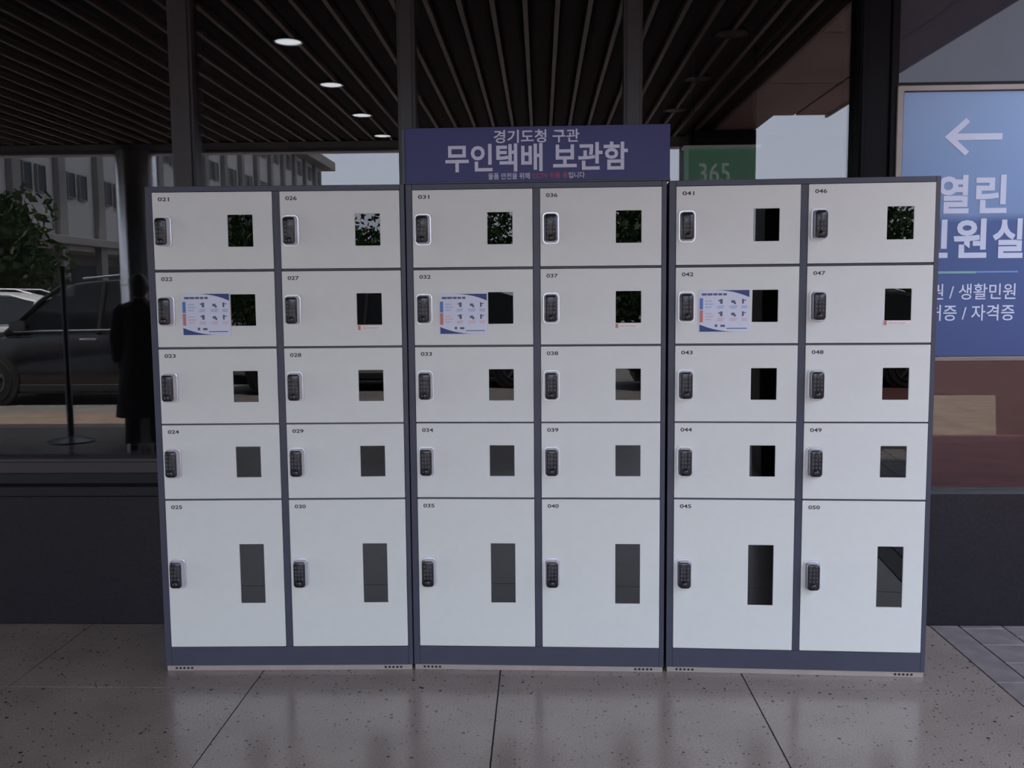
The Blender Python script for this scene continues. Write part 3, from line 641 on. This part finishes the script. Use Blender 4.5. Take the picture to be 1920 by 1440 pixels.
# --- cars
def make_car(name, label, paint, loc, rz, tall=1.72, group='parked cars mirrored in the glass'):
    """local frame: +x forward, wheels on z=0, length about 4.7 m"""
    t = thing(name, label, 'car', loc, rz, group)
    k = tall / 1.72
    S = [(-2.33, 0.45, 0.78, 0.70, 0.95), (-2.25, 0.30, 0.86, 0.86, 1.03), (-1.9, 0.24, 0.90, 0.92, 1.06), (-1.2, 0.22, 0.92, 0.94, 1.07), (0.0, 0.22, 0.925, 0.945, 1.05), (0.75, 0.22, 0.92, 0.94, 1.03),
         (1.15, 0.22, 0.92, 0.93, 1.015), (1.6, 0.24, 0.91, 0.90, 0.97), (2.05, 0.28, 0.87, 0.80, 0.89), (2.27, 0.36, 0.74, 0.62, 0.76), (2.36, 0.46, 0.58, 0.50, 0.62)]
    rings = []
    for x_, zb, wm, ws, zt in S:
        zt *= k; zs = zt - 0.10; zm = (zb + zs) / 2
        r_ = [(-ws * 0.80, zt), (-ws * 0.97, zs), (-wm, zm), (-wm * 0.97, zb + 0.06), (-wm * 0.85, zb)]
        full = r_ + [(-a, b) for a, b in reversed(r_)]
        rings.append([(x_, a, b) for a, b in full])
    bodyo = part('body', MB().loft(rings), paint, t, smooth=35)
    zr = tall; zb0 = 1.0 * k
    G = [(-2.12, 0.80, 0.0, 0.30), (-1.85, 0.83, 0.62, 0.64), (-1.2, 0.85, 0.94, 0.67), (-0.3, 0.86, 1.0, 0.68), (0.25, 0.86, 0.95, 0.67), (0.65, 0.855, 0.62, 0.66), (1.22, 0.84, 0.0, 0.40)]
    cab = []
    for x_, wb, hf, wt_ in G:
        zt = zb0 + 0.02 + (zr - 0.045 - zb0 - 0.02) * hf
        wt2 = wb + (wt_ - wb) * hf
        cab.append([(x_, -wb, zb0 - 0.03), (x_, -wt2, zt), (x_, -wt2 * 0.6, zt + 0.02 * hf), (x_, wt2 * 0.6, zt + 0.02 * hf), (x_, wt2, zt), (x_, wb, zb0 - 0.03)])
    part('cabin_glass', MB().loft(cab), 'car_glass', t, smooth=25)
    rf = []
    for x_, hf in ((-1.93, 0.62), (-1.80, 0.72), (-1.2, 0.955), (-0.3, 1.0), (0.25, 0.955), (0.42, 0.86)):
        zt = zb0 + 0.02 + (zr - 0.03 - zb0 - 0.02) * hf; wv = 0.69
        rf.append([(x_, -wv, zt - 0.04), (x_, -wv * 0.93, zt), (x_, -wv * 0.5, zt + 0.028), (x_, wv * 0.5, zt + 0.028), (x_, wv * 0.93, zt), (x_, wv, zt - 0.04)])
    part('roof', MB().loft(rf), paint, t, smooth=30)
    for s in (-1, 1):
        part('pillar', MB().tube([(1.20, s * 0.83, zb0 - 0.01), (0.72, s * 0.755, zb0 + 0.62 * (zr - zb0) * 0.93), (0.40, s * 0.69, zr - 0.085)], 0.034, 8), paint, t, smooth=60)
        part('pillar', MB().tube([(-0.15, s * 0.872, zb0 - 0.02), (-0.20, s * 0.70, zr - 0.06)], 0.030, 6), 'car_trim', t, smooth=60)
        part('pillar', MB().tube([(-1.55, s * 0.86, zb0 - 0.02), (-1.78, s * 0.70, zr - 0.18)], 0.07, 8), paint, t, smooth=60)
        part('belt_trim', MB().tube([(1.05, s * 0.895, zb0 + 0.015), (-0.2, s * 0.905, zb0 + 0.03), (-1.7, s * 0.885, zb0 + 0.04)], 0.012, 6), 'chrome', t, smooth=60)
        part('roof_rail', MB().tube([(0.15, s * 0.62, zr + 0.01), (-0.4, s * 0.63, zr + 0.055), (-1.3, s * 0.62, zr + 0.03), (-1.6, s * 0.60, zr - 0.06)], 0.016, 6), 'chrome', t, smooth=60)
        part('side_mirror', MB().loft([[(x_, s * yy, z_) for x_, z_ in rrect(0.80, 1.02, zb0 + 0.02, zb0 + 0.17, 0.05, 3)] for yy in (0.90, 1.06)]), paint, t, smooth=40)
        for hx in (-0.02, -1.12):
            part('door_handle', MB().tube([(hx + 0.11, s * 0.925, 0.90 * k), (hx + 0.08, s * 0.965, 0.905 * k), (hx - 0.08, s * 0.965, 0.905 * k), (hx - 0.11, s * 0.925, 0.90 * k)], 0.016, 6), 'chrome', t, smooth=60)
        part('sill_trim', MB().box(-1.0, 1.0, min(s * 0.86, s * 0.935), max(s * 0.86, s * 0.935), 0.20, 0.30), 'car_trim', t, 0.01)
        part('headlight', MB().loft([[(2.20, s * 0.62, 0.66 * k), (2.20, s * 0.62, 0.78 * k), (2.10, s * 0.62, 0.80 * k)], [(1.98, s * 0.855, 0.70 * k), (1.98, s * 0.855, 0.80 * k), (1.90, s * 0.84, 0.83 * k)]]), 'lamp_clear', t)
        part('tail_light', MB().box(-2.33, -2.16, min(s * 0.62, s * 0.86), max(s * 0.62, s * 0.86), 0.80 * k, 0.96 * k), 'lamp_red', t, 0.02)
        for wx in (1.42, -1.40):
            part('wheel_arch', MB().lathe([(0.415, 0.0), (0.415, 0.06), (0.37, 0.07)], (wx, s * 0.865 + (0 if s < 0 else 0.065), 0.36), 28, axis='y'), 'car_trim', t, smooth=40)
            yo = s * 0.955 if s < 0 else s * 0.955 - 0.24
            wl = part('wheel', MB().lathe([(0.22, -0.24), (0.33, -0.24), (0.355, -0.20), (0.355, -0.04), (0.33, 0.0), (0.225, 0.0)], (wx, s * 0.955 if s < 0 else 0.715, 0.355), 28, axis='y'), 'rubber', t, smooth=40)
            rm = MB(); yface = s * 0.957
            rm.lathe([(0.235, -0.008), (0.235, 0.008), (0.215, 0.008), (0.205, -0.008)], (wx, yface, 0.355), 28, axis='y')
            for q in range(5):
                a = 2 * math.pi * q / 5 + 0.3
                p0 = (wx, yface, 0.355); p1 = (wx + 0.22 * math.cos(a), yface, 0.355 + 0.22 * math.sin(a))
                rm.tube([p0, p1], [0.035, 0.022], 6)
            part('rim', rm, 'rim', wl, smooth=50)
    part('grille', MB().box(2.27, 2.37, -0.42, 0.42, 0.50 * k, 0.66 * k), 'car_trim', t, 0.02)
    part('underbody', MB().box(-2.1, 2.1, -0.80, 0.80, 0.16, 0.34), 'car_trim', t)
    return t
make_car('parked_car', 'black car parked nearest the kerb, mirrored in the left window', 'car_black', (-6.38, -5.55, -0.02), math.pi, 1.78)
make_car('parked_car', 'white car parked behind the black car, mirrored in the left window', 'car_white', (-11.6, -10.2, -0.02), math.pi * 0.96, 1.66)
make_car('parked_car', 'silver car parked between two black cars, mirrored in the door panes', 'car_silver', (-2.4, -8.4, -0.02), math.pi, 1.66)
make_car('parked_car', 'black car parked in front of the silver car, mirrored in the door panes', 'car_black', (3.1, -8.5, -0.02), math.pi, 1.60)

# --- trees
def make_tree(label, loc, h, rad, seed, n=1500, leaf=1.0):
    rr = random.Random(seed)
    t = thing('tree', label, 'tree', loc, 0, 'trees around the car park')
    tr = MB(); tr.tube([(0, 0, -0.1), (0.04, 0.02, h * 0.3), (-0.03, 0.03, h * 0.6), (0.02, 0, h * 0.88)], [0.16, 0.12, 0.08, 0.03], 8)
    part('trunk', tr, 'bark', t, smooth=60)
    for i in range(5):
        a = rr.uniform(0, 6.28); z0 = h * rr.uniform(0.28, 0.6)
        part('branch', MB().tube([(0, 0, z0), (rad * 0.4 * math.cos(a), rad * 0.4 * math.sin(a), z0 + h * 0.12), (rad * 0.75 * math.cos(a), rad * 0.75 * math.sin(a), z0 + h * 0.2)], [0.06, 0.04, 0.015], 6), 'bark', t, smooth=60)
    blobs = []
    for i in range(26):
        z = rr.uniform(0.20, 0.90); rad_z = rad * (1.1 - abs(z - 0.5) * 1.25)
        a = rr.uniform(0, 6.28); q = rad_z * rr.uniform(0.2, 0.75)
        blobs.append((Vector((q * math.cos(a), q * math.sin(a), z * h)), rad * rr.uniform(0.32, 0.5)))
    lf = MB()
    for i in range(n):
        c, br = blobs[i % len(blobs)]
        d = Vector((rr.gauss(0, 1), rr.gauss(0, 1), rr.gauss(0, 1))).normalized() * br * rr.uniform(0.55, 1.0) ** 0.5
        p = c + d; u_ = Vector((rr.gauss(0, 1), rr.gauss(0, 1), rr.gauss(0, 1))).normalized(); v_ = u_.orthogonal().normalized()
        sz = rr.uniform(0.10, 0.22) * leaf; b0 = len(lf.v)
        lf.v += [tuple(p - u_ * sz), tuple(p + v_ * sz * 0.55), tuple(p + u_ * sz), tuple(p - v_ * sz * 0.55)]
        lf.face([b0, b0 + 1, b0 + 2, b0 + 3])
    me = bpy.data.meshes.new('foliage'); me.from_pydata(lf.v, [], lf.f)
    f = link('foliage', me, 'leaf', t); f['kind'] = 'stuff'
make_tree('dark green bushy tree before the pale building, mirrored in the left window', (-16.3, -20.2, 0), 4.6, 1.9, 1, 2600)
spots = [(-8.8, -29, 4.7, 3.0, 'leftmost in the row'), (-5.4, -38, 5.7, 3.4, 'second from the left end'), (1.6, -29, 4.9, 3.1, 'third from the left end'), (10.2, -38, 6.2, 3.4, 'in the middle of the row'), (13.6, -29, 4.9, 3.0, 'third from the right end'),
         (21.4, -29, 4.8, 2.9, 'second from the right end'), (29.2, -29, 5.0, 3.1, 'at the right end')]
for i, (x_, y_, h_, r_, w_) in enumerate(spots):
    make_tree('green tree in the far row, %s' % w_, (x_, y_, 0), h_, r_, 11 + i, 6500, 0.95)

# unseen wing added at the right to block sky light (outside the frame)
wg = struct(part('wall_sky_blocker', MB().box(18.0, 26.0, -20.0, 9.5, 0.0, 9.5), 'facade'))
part('eave', MB().box(17.3, 26.5, -20.6, 9.5, 9.5, 10.1), 'facade_dark', wg, 0.05)
wgp = MB().box(-0.06, 0.02, -0.45, 0.45, 0.0, 1.3).mesh('pane')
for q in range(9):
    for zf in (1.2, 4.4, 7.4): link('pane', wgp, 'facade_glass', wg, (18.0, -18.0 + q * 3.0, zf))

# --- building across the car park: a wing standing square to the glass front
bd = thing('office_building', 'pale three storey building with paired narrow windows mirrored in the left windows', 'building', (-20, -18, 0))
XF = 0.0
part('wall', MB().box(-12, XF, -61, 4, 3.5, 12.9), 'facade', bd)
part('ground_floor', MB().box(-12, XF - 1.6, -61, 4, -0.05, 3.5), 'facade_dark', bd)
part('eave', MB().box(-12.6, XF + 1.1, -62, 5, 12.9, 13.7), 'facade_dark', bd, 0.05)
part('ledge', MB().box(-0.2, XF + 0.5, -61, 4, 3.72, 4.05), 'facade_dark', bd, 0.02)
bay = 3.47; y0 = -27.23 + 18
pil = MB().box(0, 0.28, -0.30, 0.30, 0.0, 12.9).mesh('pilaster', 0.02)
wf = MB().ringplate((-0.33, 0.33, 0.03, 1.13), (-0.28, 0.28, 0.08, 1.08), 0.0, 0.12).mesh('window')
wp = MB().box(-0.28, 0.28, 0.02, 0.05, 0.07, 1.09).mesh('pane')
wb = MB().box(-0.30, 0.30, -0.10, -0.02, 0.08, 0.42).mesh('window_guard')
kb = -3
while True:
    yb = y0 - bay * kb
    if yb < -60.5: break
    if yb < 4: link('pilaster', pil, 'facade_dark', bd, (XF, yb, 0))
    for oy in (-1.02, -2.08):
        if -60.5 < yb + oy < 3.5:
            for zf in (5.65, 8.55, 11.4):
                wd = link('window', wf, 'facade_dark', bd, (XF + 0.15, yb + oy, zf), (0, 0, math.radians(90)))
                link('pane', wp, 'facade_glass', wd)
    if -60 < yb - bay and yb < 3: part('doorway', MB().box(XF - 1.62, XF - 1.55, yb - bay + 0.5, yb - 0.5, 0, 3.0), 'facade_glass', bd)
    kb += 1
